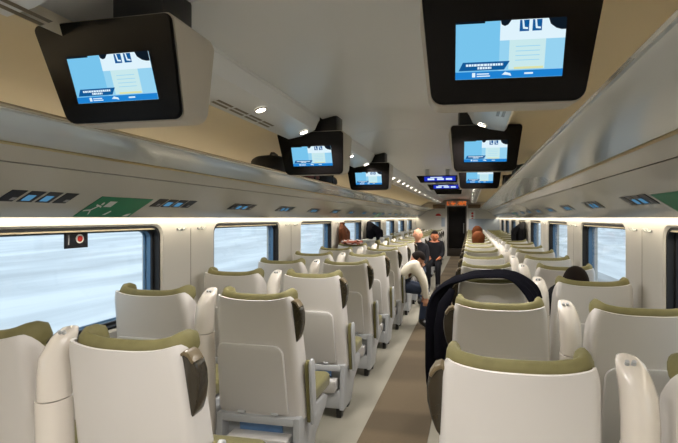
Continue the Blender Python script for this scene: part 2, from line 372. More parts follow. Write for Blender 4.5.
# ------------------------------------------------------------ luggage racks
def rack(s):
    t = empty('luggage_rack', (s*1.2, (YB+YE)/2, CH)); L = t.location
    tag(t, 'long glossy grey luggage rack above the %s windows with number displays' % SN[s], 'luggage rack')
    Yr = YE-.01
    def strip(bm, ring, mi=0, y0=YB, y1=Yr, n=1):
        loft(bm, [[(s*a-L.x, y0+(y1-y0)*k/n-L.y, b) for a, b in ring] for k in range(n+1)], mi=mi)
    bm = NB(); strip(bm, [(.842,.333),(.846,.322),(.862,.316),(1.0,.303),(1.155,.281),(1.155,.289),(1.0,.312),(.87,.325),(.862,.333),(.852,.338)])
    finish(bm, 'lip_panel', 'rack_glass', t)
    bm = NB(); strip(bm, [(.838,.336),(.842,.328),(.850,.332),(.862,.337),(.862,.344),(.845,.344)]); finish(bm, 'edge_strip', 'alu', t)
    bm = NB(); strip(bm, [(1.153,.278),(1.168,.272),(1.170,.280),(1.156,.286)]); finish(bm, 'brass_strip', 'gold', t)
    bm = NB()
    strip(bm, [(1.166,.274),(1.190,.250),(1.226,.218),(1.236,.226),(1.200,.262),(1.17,.284)])
    strip(bm, [(1.231,.214),(1.262,.189),(1.34,.130),(1.43,.062),(1.50,.006),(1.512,.002),(1.512,.02),(1.36,.142),(1.27,.202),(1.24,.222)])
    finish(bm, 'slanted_panel', 'rack_panel', t)
    bm = NB(); strip(bm, [(.90,.322),(1.17,.290),(1.30,.20),(1.52,.03),(1.60,.03),(1.60,.24),(1.55,.30),(1.17,.305),(.90,.335)]); finish(bm, 'shelf', 'cove', t)
    bm = NB(); strip(bm, [(1.530,.012),(1.595,.012),(1.595,.022),(1.530,.022)]); finish(bm, 'light_strip', 'strip', t)
    # sign tiles on the slanted plane
    def on(y, zz, lift=.0015):
        # plane from (1.50,.006) to (1.262,.189)
        a = 1.50-(zz-.006)*(.238/.183)
        nx, nz_ = -.610, -.793
        return (s*(a+nx*lift)-L.x, y-L.y, zz+nz_*lift)
    def tile(bm, y0, y1, z0, z1, sk, lift, mi):
        P = [(y0,z0),(y1,z0),(y1+sk,z1),(y0+sk,z1)]
        A = [bm.verts.new(on(y, q, lift)) for y, q in P]; B = [bm.verts.new(on(y, q, 0)) for y, q in P]
        for fc in ([A]+[[A[i],A[(i+1)%4],B[(i+1)%4],B[i]] for i in range(4)]):
            f = bm.faces.new(fc); f.material_index = mi
    ng = 0
    yg = [1.47+.0]+[2.36+.88*i for i in range(17)]
    for y in yg:
        if y > YE-.5: break
        bm = NB(); g = .098 if y > 2 else .084
        for q in range(4):
            y0 = y+g*q; tile(bm, y0, y0+g-.018, .072, .118, .022, .002, 0)
            if q in (1, 2): tile(bm, y0+.012, y0+g-.034, .078, .102, .010, .003, 1)
            else:
                tile(bm, y0+.045, y0+.065, .079, .090, .006, .003, 2)
        p = finish(bm, 'number_display', ['sign_black','sign_blue','sign_grey'], t, sharp=20)
    for y in (1.910, 9.0, -1.2):
        bm = NB(); tile(bm, y, y+.375, .008, .112, .045, .002, 0)
        gs = finish(bm, 'emergency_sign', ['sign_green'], t, sharp=20); gs['label'] = 'green emergency exit sign with white running figure'
        bm = NB(); d_ = 1
        def poly(pts): 
            f = bm.faces.new([bm.verts.new(on(y+p, q, .0035)) for p, q in pts])
        # running figure and window square
        for a_, b_, w_ in (((.085,.068),(.058,.045),.009),((.058,.045),(.030,.042),.007),((.058,.045),(.072,.022),.007),((.085,.068),(.105,.060),.006),((.085,.066),(.062,.072),.006),((.030,.042),(.018,.040),.006)):
            v = Vector((b_[0]-a_[0], b_[1]-a_[1])).normalized(); n_ = Vector((-v.y, v.x))*w_*.5
            poly([(a_[0]+n_.x,a_[1]+n_.y),(b_[0]+n_.x,b_[1]+n_.y),(b_[0]-n_.x,b_[1]-n_.y),(a_[0]-n_.x,a_[1]-n_.y)])
        poly([(.095+.008*math.cos(2*PI*k/10), .078+.008*math.sin(2*PI*k/10)) for k in range(10)])
        poly([(.115,.062),(.165,.062),(.175,.092),(.125,.092)])
        poly([(.165,.020),(.185,.020),(.205,.038),(.195,.044)])
        poly([(.315,.012),(.355,.012),(.365,.030),(.335,.026)])
        finish(bm, 'pictogram', 'sign_white', gs, sharp=20)
    return t
racks = [rack(-1), rack(1)]

# coat hooks on the pillars
cnt = {-1:0, 1:0}
hook = None
def make_hook():
    t = empty('coat_hook'); 
    bm = NB(); box(bm, -.004, 0, -.045, .045, -.008, .008, .003)
    finish(bm, 'plate', 'metal', t)
    for yy in (-.025, .025):
        bm = NB(); sweep(bm, [(-.002,yy,0),(-.018,yy,-.004),(-.026,yy,.004),(-.028,yy,.014)], [.006]*4, [.006]*4, 8, up=Vector((0,1,0))); finish(bm, 'hook', 'sign_white', t)
    return t
hook = make_hook(); index_kids(); first = True
for s in (-1, 1):
    off = 0 if s < 0 else .11; k = 0
    for i in range(7):
        yp = 1.43+WLEN+off+WP*i
        for dy in (.20, .45):
            o = hook if first else copy_tree(hook); first = False
            o.location = (s*WX, yp+dy, 1.418); o.rotation_euler.z = 0 if s > 0 else PI
            tag(o, 'small double coat hook on the %s wall, %s hook plate from the camera' % (SN[s], ORD[k]), 'hook', 'coat hooks between the windows'); k += 1

# window sticker
t = empty('window_sticker', (-(WX+.053), 2.10, 1.33)); tag(t, 'small black label with red round symbol on the nearest left window', 'sticker')
bm = NB(); box(bm, -.003, .003, -.075, .075, 0, .085, .001); finish(bm, 'label', 'sign_black', t)
bm = NB(); cyl(bm, (.003,.02,.052), (.0045,.02,.052), .026, n=24); finish(bm, 'ring', 'sign_white', t)
bm = NB(); cyl(bm, (.0045,.02,.052), (.006,.02,.052), .017, n=24); finish(bm, 'dot', 'sign_red', t)
bm = NB(); box(bm, .003, .005, -.055, -.047, .02, .075); finish(bm, 'bar', 'sign_grey', t)

# ------------------------------------------------------------ downlights
def make_spot():
    t = empty('ceiling_spotlight')
    bm = NB(); n = 24
    loft(bm, [[(r*math.cos(2*PI*k/n), r*math.sin(2*PI*k/n), q) for k in range(n)] for r, q in ((.034,.002),(.034,-.004),(.027,-.005),(.025,.0))], caps=False)
    finish(bm, 'ring', 'housing', t)
    bm = NB(); cyl(bm, (0,0,-.003), (0,0,.001), .025, n=24); finish(bm, 'lens', 'spot', t)
    return t
sp = make_spot(); index_kids(); first = True
spy = [-1.3, -.7, .0, .5, 2.17, 2.79, 3.98, 4.6, 5.7, 6.3, 6.8, 7.3, 7.8, 8.3, 9.0, 9.7, 11.0, 12.4, 13.8, 15.2, 16.6]
for s in (-1, 1):
    k = 0
    for y in spy:
        o = sp if first else copy_tree(sp); first = False
        o.location = (s*.583, y, z(.578)-.002); o.rotation_euler = (0, s*math.atan2(.026,.07)*1.0, 0)
        nm = 'behind the camera' if y < .9 else 'spotlight %s from the camera' % (ORD[k] if k < 18 else 'farthest')
        if y >= .9: k += 1
        tag(o, 'small round ceiling spotlight on the %s, %s' % (SN[s], nm), 'spotlight', 'ceiling spotlights')
        L = bpy.data.lights.new('spot_lamp', 'SPOT'); L.energy = 38; L.color = (1,.95,.90); L.spot_size = math.radians(125); L.spot_blend = .6; L.shadow_soft_size = .03
        lo = bpy.data.objects.new('spot_lamp', L); C.objects.link(lo); lo.parent = o; lo.location = (0,0,-.02)

# ------------------------------------------------------------ ceiling monitors
def make_monitor():
    t = empty('ceiling_monitor')
    H = .285; tl = .34                      # height, tilt (dy per dz)
    def outline(w0, w1, h0, h1, r=.032):
        P = []
        cs = [(w0/2,h0,-90),(w1/2,h1,0),(-w1/2,h1,90),(-w0/2,h0,180)]
        for (cx, cz, a0) in cs:
            sx = 1 if cx > 0 else -1; sz = 1 if cz == h0 else -1; rr = r if cz == h0 else r*.6
            for k in range(6):
                a = math.radians(a0+90*k/5); P.append((cx-sx*rr+rr*math.cos(a), cz+sz*rr+rr*math.sin(a)))
        return P
    A = outline(.400, .445, .0, H)
    fr = lambda P, d: [(x, -(q)*tl+d, q) for x, q in P]
    bm = NB(); loft(bm, [fr(A, 0), fr(A, .012)]); bmesh.ops.recalc_face_normals(bm, faces=bm.faces)
    es = [e for e in bm.edges if e.calc_face_angle(0) > .8]; bmesh.ops.bevel(bm, geom=es, offset=.004, segments=2, affect='EDGES')
    finish(bm, 'bezel', 'black_gloss', t)
    B = outline(.402, .449, -.003, H+.005); Bb = outline(.42, .465, .004, H, .045)
    bm = NB(); loft(bm, [fr(B, .013), fr(B, .03), [(x, .10+.02*(1-q/H), q) for x, q in Bb], [(x*.97, .125, q*.96+.006) for x, q in Bb]]); finish(bm, 'housing', 'housing', t)
    # screen
    sc = empty  # picture built in the tilted plane
    bm = NB(); W2, S0, S1 = .135, .058, .190
    def q(x0, x1, z0, z1, lift, mi, pts=None):
        P = pts or [(x0,z0),(x1,z0),(x1,z1),(x0,z1)]
        # u in 0..1, v in 0..1
        vs = []
        for u, v in P:
            X = (u-.5)*2*W2; Z = S0+v*(S1-S0)
            vs.append(bm.verts.new((X, -Z*tl-.0015-lift, Z+0)))
        f = bm.faces.new(vs); f.material_index = mi
    q(0,1,0,1,0,0)
    q(.41,1,0,.98,.0006,1)            # mid blue right area
    q(.41,1,.66,1,.0010,2)            # white top area
    q(.50,.83,.15,.66,.0012,3)        # paper note
    q(.55,.82,.15,.19,.0016,6)
    for v in (.30,.38,.46,.54): q(.56,.78,v,v+.012,.0016,1)
    q(0,1,0,.13,.0016,4)
    q(0,0,0,0,.0020,5,[(.03,.15),(.46,.15),(.51,.30),(.07,.30)])
    for (u0,u1,v) in ((.10,.45,.245),(.21,.34,.19)):
        x = u0
        while x < u1: w_ = random.uniform(.014,.03); q(x,min(x+w_,u1),v-.020,v+.020,.0024,2); x += w_+.005
    q(.16,.19,.03,.11,.0020,2); q(.205,.33,.035,.055,.0020,2); q(.205,.32,.075,.095,.0020,2)
    q(0,0,0,0,.0020,2,[(.44,.06),(.50,.05),(.53,.03),(.52,.08),(.47,.11)]); q(.65,.73,.055,.085,.0020,2)
    q(0,0,0,0,.0022,7,[(.41,1),(.42,.93),(.45,.90),(.48,.92),(.51,1)])
    q(0,0,0,0,.0022,7,[(.84,1),(.86,.90),(.91,.83),(.96,.80),(1,.80),(1,1)])
    q(0,.27,.965,1,.0022,7)
    for u in (.585,.70):
        q(u,u+.085,.80,.99,.0014,5)
        q(0,0,0,0,.0018,2,[(u+.02,.99),(u+.035,.99),(u+.045,.87),(u+.075,.86),(u+.075,.83),(u+.03,.84)])
    finish(bm, 'screen', ['scr_light','scr_mid','scr_white','scr_note','scr_foot','scr_dark','scr_yellow','scr_black'], t, sharp=180)
    bm = NB(); box(bm, .00, .17, -.05, .10, H-.05, .42, .015); finish(bm, 'mount_bracket', 'black', t)
    return t
for k_, c_, e_ in (('scr_light', srgb(120,196,236), 1.0), ('scr_mid', srgb(150,210,240), 1.0), ('scr_white', srgb(222,242,252), 1.0), ('scr_note', srgb(200,232,236), 1.0), ('scr_foot', srgb(30,130,210), 1.0), ('scr_dark', srgb(16,88,150), 1.0), ('scr_yellow', srgb(220,225,170), 1.0), ('scr_black', srgb(20,34,48), .6)):
    M[k_] = emit(k_, c_, e_)
mon = make_monitor(); index_kids(); first = True
for s in (-1, 1):
    for k, y in enumerate((1.22, 2.98, 4.74)):
        o = mon if first else copy_tree(mon); first = False
        o.scale = (1.08 if s < 0 else 1.01, 1, 1); o.location = (-.58 if s < 0 else .606, y, z(.310)); o.rotation_euler.z = math.radians(0 if s < 0 else 4)
        tag(o, '%s black framed ceiling monitor with lit blue screen on the %s' % (['large nearest','middle','smallest farthest'][k], SN[s]), 'monitor', 'monitors under the ceiling sides')
# mirror bracket for the right-hand ones
for o in bpy.data.objects:
    if o.name.startswith('mount_bracket') and o.parent.location.x > 0: o.location.x = -.17
# wide aisle displays
for k, y in enumerate((6.6, 8.3, 9.9)):
    t = empty('aisle_display', (.03, y, z(.53))); tag(t, ['wide blue lit display hanging over the aisle, nearest of three','wide blue lit display hanging over the aisle, middle of three','wide dark unlit display hanging over the aisle, farthest of three'][k], 'display', 'wide displays over the aisle')
    bm = NB(); prism(bm, [(-.31,.10),(-.25,0),(.29,0),(.31,.10)], 'y', 0, .05, .006, fn=lambda x,y_,q: (x, y_-q*.5, q)); finish(bm, 'case', 'black_gloss', t)
    for x in (-.15, .15):
        bm = NB(); box(bm, x-.03, x+.03, .02, .06, .06, .20, .004); finish(bm, 'hanger', 'ceiling', t)
    if k < 2:
        bm = NB()
        def qq(x0, x1, z0, z1, lift, mi):
            f = bm.faces.new([bm.verts.new((x, -q*.5-lift, q)) for x, q in ((x0,z0),(x1,z0),(x1,z1),(x0,z1))]); f.material_index = mi
        qq(-.19,.27,.02,.085,.001,0); 
        for a_, b_ in ((-.14,-.04),(.0,.10),(.13,.22)): qq(a_, b_, .035, .06, .002, 1)
        qq(-.10,.08,.066,.078,.002,1)
        finish(bm, 'screen', ['scr_dblue','scr_white'], t) if 'scr_dblue' in M else (M.__setitem__('scr_dblue', emit('scr_dblue', srgb(30,50,190), .9)), finish(bm, 'screen', ['scr_dblue','scr_white'], t))

# ------------------------------------------------------------ seats
def y0f(q): return .10*(1-(q-.40)/.66)
def wf(q): 
    t = (q-.40)/.66
    return .255-.033*t-(.006*max(0,(t-.93)/.07)**2)
def make_shell(name_parent, mirror):
    nu, nv = 44, 20; bm = NB(); S = []
    for j in range(nv+1):
        row = []
        for i in range(nu+1):
            u = -1+2*i/nu; au = abs(u); sx = 1 if u >= 0 else -1
            # zones: 0-.66 rear, .66-.8 corner, .8-1 side
            if au > .8: side = (au-.8)/.2
            else: side = 0
            ztop = 1.052+.024*min(1,(au/.75))**3-(.10*side**1.6)
            q = .375+(ztop-.375)*(1-(1-j/nv)**1.3)
            w = wf(q); y0 = y0f(q); r = .030
            if au <= .66: x = sx*(w-r)*(au/.66); y = y0-.014*(1-(au/.66)**2)
            elif au <= .8:
                a = (au-.66)/.14*PI/2; x = sx*(w-r+r*math.sin(a)); y = y0+r*(1-math.cos(a))
            else: x = sx*(w+.006*side); y = y0+r+side*.085
            row.append((x, y, q))
        S.append(row)
    R = loft(bm, S, closed=False)
    bmesh.ops.recalc_face_normals(bm, faces=bm.faces)
    g = bmesh.ops.solidify(bm, geom=list(bm.faces), thickness=.010)
    finish(bm, 'backrest_shell', 'shell', name_parent, sharp=50)

def make_seat(aisle_side, ear=True, tray=True, cover=False):
    """aisle_side +1: aisle is on local +x"""
    sd = aisle_side
    t = empty('train_seat')
    make_shell(t, sd)
    # upholstered back
    bm = NB(); S = []
    for j in range(11):
        q = .44+.60*j/10; w = wf(q)-.016; y0 = y0f(q)+.012; th = .075+.02*math.sin(j/10*PI)
        S.append([(x, y, q) for x, y in ((-w,y0+.03),(-w,y0+.03+th),(-w+.05,y0+.045+th),(-w+.09,y0+.02+th),(0,y0+.012+th),(w-.09,y0+.02+th),(w-.05,y0+.045+th),(w,y0+.03+th),(w,y0+.03),(w-.04,y0),(0,y0-.008),(-w+.04,y0))])
    loft(bm, S); bo = finish(bm, 'back_cushion', 'olive', t, sharp=60)
    # head bolster: roll following the shell top, ends raised and coming forward
    bm = NB(); P = []; RX = []; RZ = []
    for i in range(29):
        u = -1+2*i/28; au = abs(u); sx = 1 if u >= 0 else -1; w = .197
        if au <= .62: x = sx*(w-.04)*(au/.62); y = .040-.012*(1-(au/.62)**2)
        elif au <= .80:
            a = (au-.62)/.18*PI/2; x = sx*(w-.04+.035*math.sin(a)); y = .036+.04*(1-math.cos(a))
        else: x = sx*(w-.005); y = .076+(au-.80)/.2*.085
        zz = 1.033+.026*min(1,(au/.8))**4-(.02*max(0,(au-.8)/.2)**2)
        P.append((x, y, zz)); k = 1 if au < .86 else math.sqrt(max(.05, 1-((au-.86)/.14)**2))
        RX.append((.022+.004*min(1,au/.8)**3)*k); RZ.append((.050+.002*min(1,au/.8)**2)*k)
    sweep(bm, P, RX, RZ, 14); finish(bm, 'head_bolster', 'olive_leather', t, sharp=70)
    # seat cushion
    bm = NB(); prism(bm, rrect(-.255,.255,.14,.62,.05), 'z', .385, .475, .022, seg=3); finish(bm, 'seat_cushion', 'olive', t, sharp=60)
    # lower module with side frames
    bm = NB()
    for sx in (-1, 1):
        prism(bm, [(.045,.07),(.062,.395),(.12,.395),(.20,.37),(.50,.37),(.56,.335),(.52,.28),(.34,.20),(.26,.07)], 'x', *sorted((sx*.212, sx*.250)), .008)
    prism(bm, [(.062,.35),(.066,.392),(.14,.392),(.14,.35)], 'x', -.215, .215, .006)
    prism(bm, [(.052,.075),(.054,.20),(.16,.20),(.16,.075)], 'x', -.215, .215, .008)
    box(bm, -.215, .215, .13, .145, .19, .38)
    box(bm, -.21, .21, .15, .52, .32, .385, .01)
    finish(bm, 'base_frame', 'grey_plastic', t)
    # pocket
    bm = NB(); prism(bm, rrect(-.170,.190,.195,.290,.012,rb=.03), 'y', .030, .125, .008, fn=lambda x,y,q:(x, y-(q-.2)*.12, q)); finish(bm, 'pocket', 'tray', t)
    bm = NB(); prism(bm, rrect(-.13,.13,.24,.338,.004), 'y', .095, .103, 0, fn=lambda x,y,q:(x, y-(q-.24)*.15+.025, q)); mg = finish(bm, 'magazine', 'magazine', t); mg['label'] = 'blue magazine in the pocket'
    if tray:
        bm = NB(); hw0, hw1 = .232, .215
        P = rrect(-.246, .180, .405, .805, .055, rb=.018) if sd > 0 else rrect(-.180, .246, .405, .805, .055, rb=.018)
        prism(bm, P, 'y', -.034, -.014, .006, fn=lambda x,y,q:(x*(1-.06*(q-.43)/.39), y+y0f(q)+.012*(abs(x)/.2)**4, q), seg=2); tt = finish(bm, 'tray_table', 'tray', t, sharp=30)
        for x in (-.10, .10):
            bm = NB(); cyl(bm, (x-.02,.076,.405), (x+.02,.076,.405), .010, n=10); finish(bm, 'hinge', 'grey_plastic', tt)
    # armrests
    for sx in ((sd,) if ear else (-sd,)):
        bm = NB(); x = sx*.280
        prof = [(.150,.33),(.118,.60),(.112,.675),(.122,.700),(.145,.708),(.170,.695),(.185,.60),(.215,.33)]
        prism(bm, prof, 'x', *sorted((x+sx*.002, x+sx*.020)), .007, seg=3); finish(bm, 'armrest', 'grey_plastic', t, sharp=50)
        bm = NB(); prism(bm, [(.154,.34),(.122,.60),(.116,.670),(.125,.692),(.145,.700),(.166,.690),(.180,.60),(.210,.34)], 'x', *sorted((x-sx*.024, x+sx*.003)), .010, seg=3); finish(bm, 'arm_pad', 'olive', t, sharp=50)
        bm = NB(); cyl(bm, (sx*.24,.19,.37), (x+sx*.022,.19,.37), .022, n=14); finish(bm, 'arm_pivot', 'grey_plastic', t)
    for sx in (-1, 1):
        for yy in (.10, .30):
            bm = NB(); box(bm, sx*.20-.02, sx*.20+.02, yy-.03, yy+.03, 0, .075, .005); finish(bm, 'foot', 'black', t)
    if ear:
        bm = NB()
        # teardrop grab handle, broad top, tapering downwards
        prof = [(.212,1.040),(.232,1.052),(.254,1.045),(.276,1.018),(.286,.980),(.284,.930),(.272,.880),(.254,.838),(.238,.818),(.228,.830),(.224,.90),(.218,.98)]
        prof = [(.212+(a-.212)*.84, b) for a, b in prof]
        prism(bm, [(sd*a, b) for a, b in prof], 'y', .025, .085, .014, seg=3, fn=lambda x,y,q:(x, y+.03*(1.05-q)/.2, q)); g = finish(bm, 'grab_handle', 'handle', t, sharp=60)
        bm = NB(); prism(bm, [(sd*a, b) for a, b in ((.212,1.044),(.229,1.056),(.248,1.049),(.266,1.022),(.258,1.014),(.243,1.034),(.228,1.042),(.214,1.034))], 'y', .022, .082, .003); finish(bm, 'handle_cap', 'handle_cap', g)
        # cream bracket arc around the handle root
    if cover:
        bm = NB(); S = []
        for j in range(9):
            a = j/8; q = 1.112-.16*max(0,(a-.3)/.7); y = -.012+.13*min(1,a/.35)+.03*max(0,(a-.35))
            S.append([(x, y+.004*math.sin(x*60), q+.003*math.sin(x*40+j)) for x in [-.13+.26*i/10 for i in range(11)]])
        loft(bm, S, closed=False); bmesh.ops.solidify(bm, geom=list(bm.faces), thickness=.004); hc = finish(bm, 'headrest_cover', 'white_cloth', t, sharp=60); hc['label'] = 'white cloth headrest cover'
    return t
protos = {'LA': make_seat(1, True, True), 'LA0': make_seat(1, True, False), 'RA': make_seat(-1, True, True), 'LW': make_seat(1, False, True), 'LW0': make_seat(1, False, False), 'RW': make_seat(-1, False, True), 'LC': make_seat(-1, False, False, True)}
index_kids(); usedp = set()
def place_seat(key, x, y, rz, label, group):
    p = protos[key]; o = p if key not in usedp else copy_tree(p); usedp.add(key)
    o.location = (x, y, 0); o.rotation_euler.z = rz; o.scale = (1.05 if abs(x) > 1 else 1, 1, 1); tag(o, label, 'seat', group); return o
def make_post():
    t = empty('seat_lamp_post')
    bm = NB(); S = []
    n = 18
    # (cx, cy, rx, ry, z) 
    for cx, cy, rx, ry, q in ((.002,.04,.052,.06,.20),(.002,.04,.052,.06,.60),(.002,.035,.051,.058,.845)):
        S.append([(cx+rx*math.copysign(abs(math.cos(2*PI*k/n))**.8, math.cos(2*PI*k/n)), cy+ry*math.copysign(abs(math.sin(2*PI*k/n))**.8, math.sin(2*PI*k/n)), q) for k in range(n)])
    loft(bm, S); finish(bm, 'post', 'post', t, sharp=60)
    bm = NB(); S = []
    for cx, cy, rx, ry, q in ((.002,.035,.050,.057,.849),(.000,.035,.050,.057,.93),(-.003,.04,.049,.055,1.0),(-.010,.05,.045,.052,1.045),(-.017,.06,.039,.046,1.075),(-.023,.07,.027,.034,1.092),(-.025,.072,.012,.018,1.097)):
        S.append([(cx+rx*math.cos(2*PI*k/n), cy+ry*math.sin(2*PI*k/n), q-.02*(math.sin(2*PI*k/n) < 0)*abs(math.sin(2*PI*k/n))*(q > 1.02)) for k in range(n)])
    loft(bm, S); h = finish(bm, 'lamp_horn', 'post', t, sharp=60)
    for x in (-.030, -.012):
        bm = NB(); cyl(bm, (x,.050,1.070), (x-.001,.040,1.088), .007, .006, n=14); finish(bm, 'lamp', 'grey_plastic', h)
    bm = NB(); box(bm, -.05, .053, .0, .30, .0, .20, .015); finish(bm, 'pedestal', 'grey_plastic', t)
    return t
postL = make_post(); index_kids(); postR = copy_tree(postL)
# mirrored post for the right-hand side
def mirror_tree(o):
    if o.type == 'MESH':
        o.data = o.data.copy(); o.data.transform(Matrix.Scale(-1, 4, (1,0,0))); o.data.flip_normals()
    for c in [c for c in bpy.data.objects if c.parent == o]: mirror_tree(c)
mirror_tree(postL)     # left posts lean to +x (the aisle)
index_kids(); up = {-1: False, 1: False}
AX_, WX_ = .652, 1.31
NR = 17
for i in range(NR):
    y = 1.32+.88*i
    if y > 15.8: break
    r = ORD[i]
    for s in (-1, 1):
        sn = SN[s]; g = 'cream high backed train seats'
        y = (1.285 if i == 0 else 1.32+.89*i) if s < 0 else 1.32+.88*i; ax = -.655 if i == 0 else -.656
        if s < 0:
            place_seat('LA0' if i == 0 else 'LA', ax, y, 0, 'cream seat with olive headrest, left column beside the aisle, %s row from camera' % r, g)
            if i == 0: place_seat('LW0', -WX_, y, 0, 'cream seat with olive headrest, left column beside the windows, nearest row from camera', g)
            elif i >= 7 and i % 4 != 2: place_seat('LC', -WX_, y+.35, PI, 'cream seat facing camera with white headrest cover, by left windows, %s row' % r, g)
            else: place_seat('LW', -WX_, y, 0, 'cream seat with olive headrest, left column beside the windows, %s row from camera' % r, g)
        else:
            place_seat('RA', AX_, y, 0, 'cream seat with olive headrest, right column beside the aisle, %s row from camera' % r, g)
            place_seat('RW', WX_, y, 0, 'cream seat with olive headrest, right column beside the windows, %s row from camera' % r, g)
        o = (postL if s < 0 else postR) if not up[s] else copy_tree(postL if s < 0 else postR); up[s] = True
        o.location = (s*(.975 if s < 0 else .985), y+.02, 0); tag(o, 'cream horn shaped lamp post between the %s hand seats, %s row from camera' % (sn, r), 'lamp post', 'lamp posts between the seats')

# ------------------------------------------------------------ people
def person(name, label, J, R, regions, hair=None, hair_m=None, loc=(0,0,0), skin='skin', face_dir=(0,1,0), head_r=.098):
    """J joints dict, R radii, one skinned body; clothing pieces are offset shells of body faces"""
    t = empty(name, loc); tag(t, label, 'person')
    bones = [('pelvis','waist'),('waist','chest'),('chest','neck'),('neck','head0'),
             ('chest','shL'),('shL','elL'),('elL','wrL'),('wrL','haL'),('chest','shR'),('shR','elR'),('elR','wrR'),('wrR','haR'),
             ('pelvis','hipL'),('hipL','knL'),('knL','anL'),('anL','toL'),('pelvis','hipR'),('hipR','knR'),('knR','anR'),('anR','toR')]
    names = ['pelvis']+[b for a, b in bones]; vs = [J[k] for k in names]
    verts = list(vs); edges = [(names.index(a), names.index(b)) for a, b in bones]; rad = [R.get(k, .05) for k in names]
    # fingers
    for sd_ in 'LR':
        h = Vector(J['ha'+sd_]); w = Vector(J['wr'+sd_]); d = (h-w).normalized(); u = d.orthogonal().normalized(); hi = names.index('ha'+sd_)
        for f_, (of, ln) in enumerate(((-.030,.055),(-.011,.070),(.010,.066),(.028,.050))):
            b = len(verts); verts += [h+u*of+d*.02, h+u*of*1.15+d*(.02+ln*.6), h+u*of*1.15+d*(.02+ln)+d.cross(u)*.015]; rad += [.010,.009,.007]; edges += [(hi,b),(b,b+1),(b+1,b+2)]
        b = len(verts); verts += [w.lerp(h,.5)+u*-.035, w.lerp(h,.8)+u*-.06]; rad += [.012,.009]; edges += [(hi,b),(b,b+1)]
    me = bpy.data.meshes.new('tmp'); me.from_pydata([tuple(v) for v in verts], edges, []); o = bpy.data.objects.new('tmp', me); C.objects.link(o)
    sk = o.modifiers.new('s', 'SKIN'); sk.use_smooth_shade = True
    for i, sv in enumerate(me.skin_vertices[0].data): sv.radius = (rad[i], rad[i]); sv.use_root = (i == 0)
    ss = o.modifiers.new('b', 'SUBSURF'); ss.levels = 1; ss.render_levels = 1
    dg = bpy.context.evaluated_depsgraph_get(); ev = bpy.data.meshes.new_from_object(o.evaluated_get(dg))
    bpy.data.objects.remove(o)
    bm = NB(); bm.from_mesh(ev)
    hc = Vector(J['head']); fd = Vector(face_dir).normalized(); rt = fd.cross(Vector((0,0,1))).normalized(); upv = rt.cross(fd)
    # head: shaped ellipsoid with face, welded onto the neck region of the same mesh
    tb = NB(); bmesh.ops.create_uvsphere(tb, u_segments=24, v_segments=18, radius=1)
    for v in tb.verts:
        c = v.co.copy(); x, y, q = c.x*.078, c.y*.098, c.z*.118
        if q < 0: x *= 1-.28*(-c.z)**1.5; y *= 1-.12*(-c.z)
        if c.y > .2 and abs(c.x) < .25 and -.25 < c.z < .15: y += .020*(1-abs(c.x)/.25)*(1-abs(c.z+.08)/.25 if abs(c.z+.08) < .25 else 0)
        for ex in (-.38, .38):
            dd = math.hypot(c.x-ex, c.z-.08)
            if c.y > 0 and dd < .2: y -= .010*(1-dd/.2)
        if c.y > .3 and abs(c.z+.45) < .07 and abs(c.x) < .3: y -= .004
        if abs(c.x) > .9 and abs(c.z) < .25: x *= 1.16
        v.co = hc+rt*x+fd*y+upv*q
    _merge(bm, tb)
    segs = [(a, b, Vector(J[a]), Vector(J[b])) for a, b in bones]
    def region(p):
        best = None; bd = 9
        for a, b, pa, pb in segs:
            ab = pb-pa; tt = max(0, min(1, (p-pa).dot(ab)/max(ab.length_squared,1e-9))); dd = (p-(pa+ab*tt)).length
            if dd < bd: bd = dd; best = (a, b, tt)
        a, b, tt = best
        if (p-hc).length < .125 or b == 'head0': return 'skin'
        if b.startswith('ha'): return 'skin'
        if b.startswith('to') or (b.startswith('an') and tt > .88): return 'shoe'+b[-1]
        if b.startswith(('hip','kn','an')) : return 'trousers'
        if a == 'pelvis' and tt < .35: return 'trousers'
        return 'shirt'
    me = bpy.data.meshes.new('body'); bm.normal_update()
    groups = {}
    for f in bm.faces:
        f.smooth = True; groups.setdefault(region(f.calc_center_median()), []).append([v.index for v in f.verts])
    bm.verts.index_update()
    groups = {}
    for f in bm.faces: groups.setdefault(region(f.calc_center_median()), []).append([v.index for v in f.verts])
    co = [v.co.copy() for v in bm.verts]; no = [v.normal.copy() for v in bm.verts]
    bm.to_mesh(me); bm.free(); me.materials.append(M[skin]); b = bpy.data.objects.new('body', me); C.objects.link(b); b.parent = t
    rr_ = dict(regions); sh_ = rr_.pop('shoe'); rr_['shoeL'] = sh_; rr_['shoeR'] = sh_
    for rg_, mn in rr_.items():
        if rg_ not in groups: continue
        cb = NB(); mp = {}
        for fv in groups[rg_]:
            for k in fv:
                if k not in mp: mp[k] = cb.verts.new(co[k]+no[k]*(.012 if 'shoe' in rg_ else .009))
            try: cb.faces.new([mp[k] for k in fv])
            except ValueError: pass
        nm = {'shirt':'shirt','trousers':'trousers'}.get(rg_, 'shoe')
        c_ = finish(cb, nm, mn, t, sharp=180)
    # eyes, hair
    eb = NB()
    for ex in (-.030, .030):
        bmesh.ops.create_uvsphere(eb, u_segments=8, v_segments=6, radius=.009, matrix=Matrix.Translation(hc+rt*ex+fd*.086+upv*.010))
    finish(eb, 'eyes', 'hair_dark', t, sharp=180)
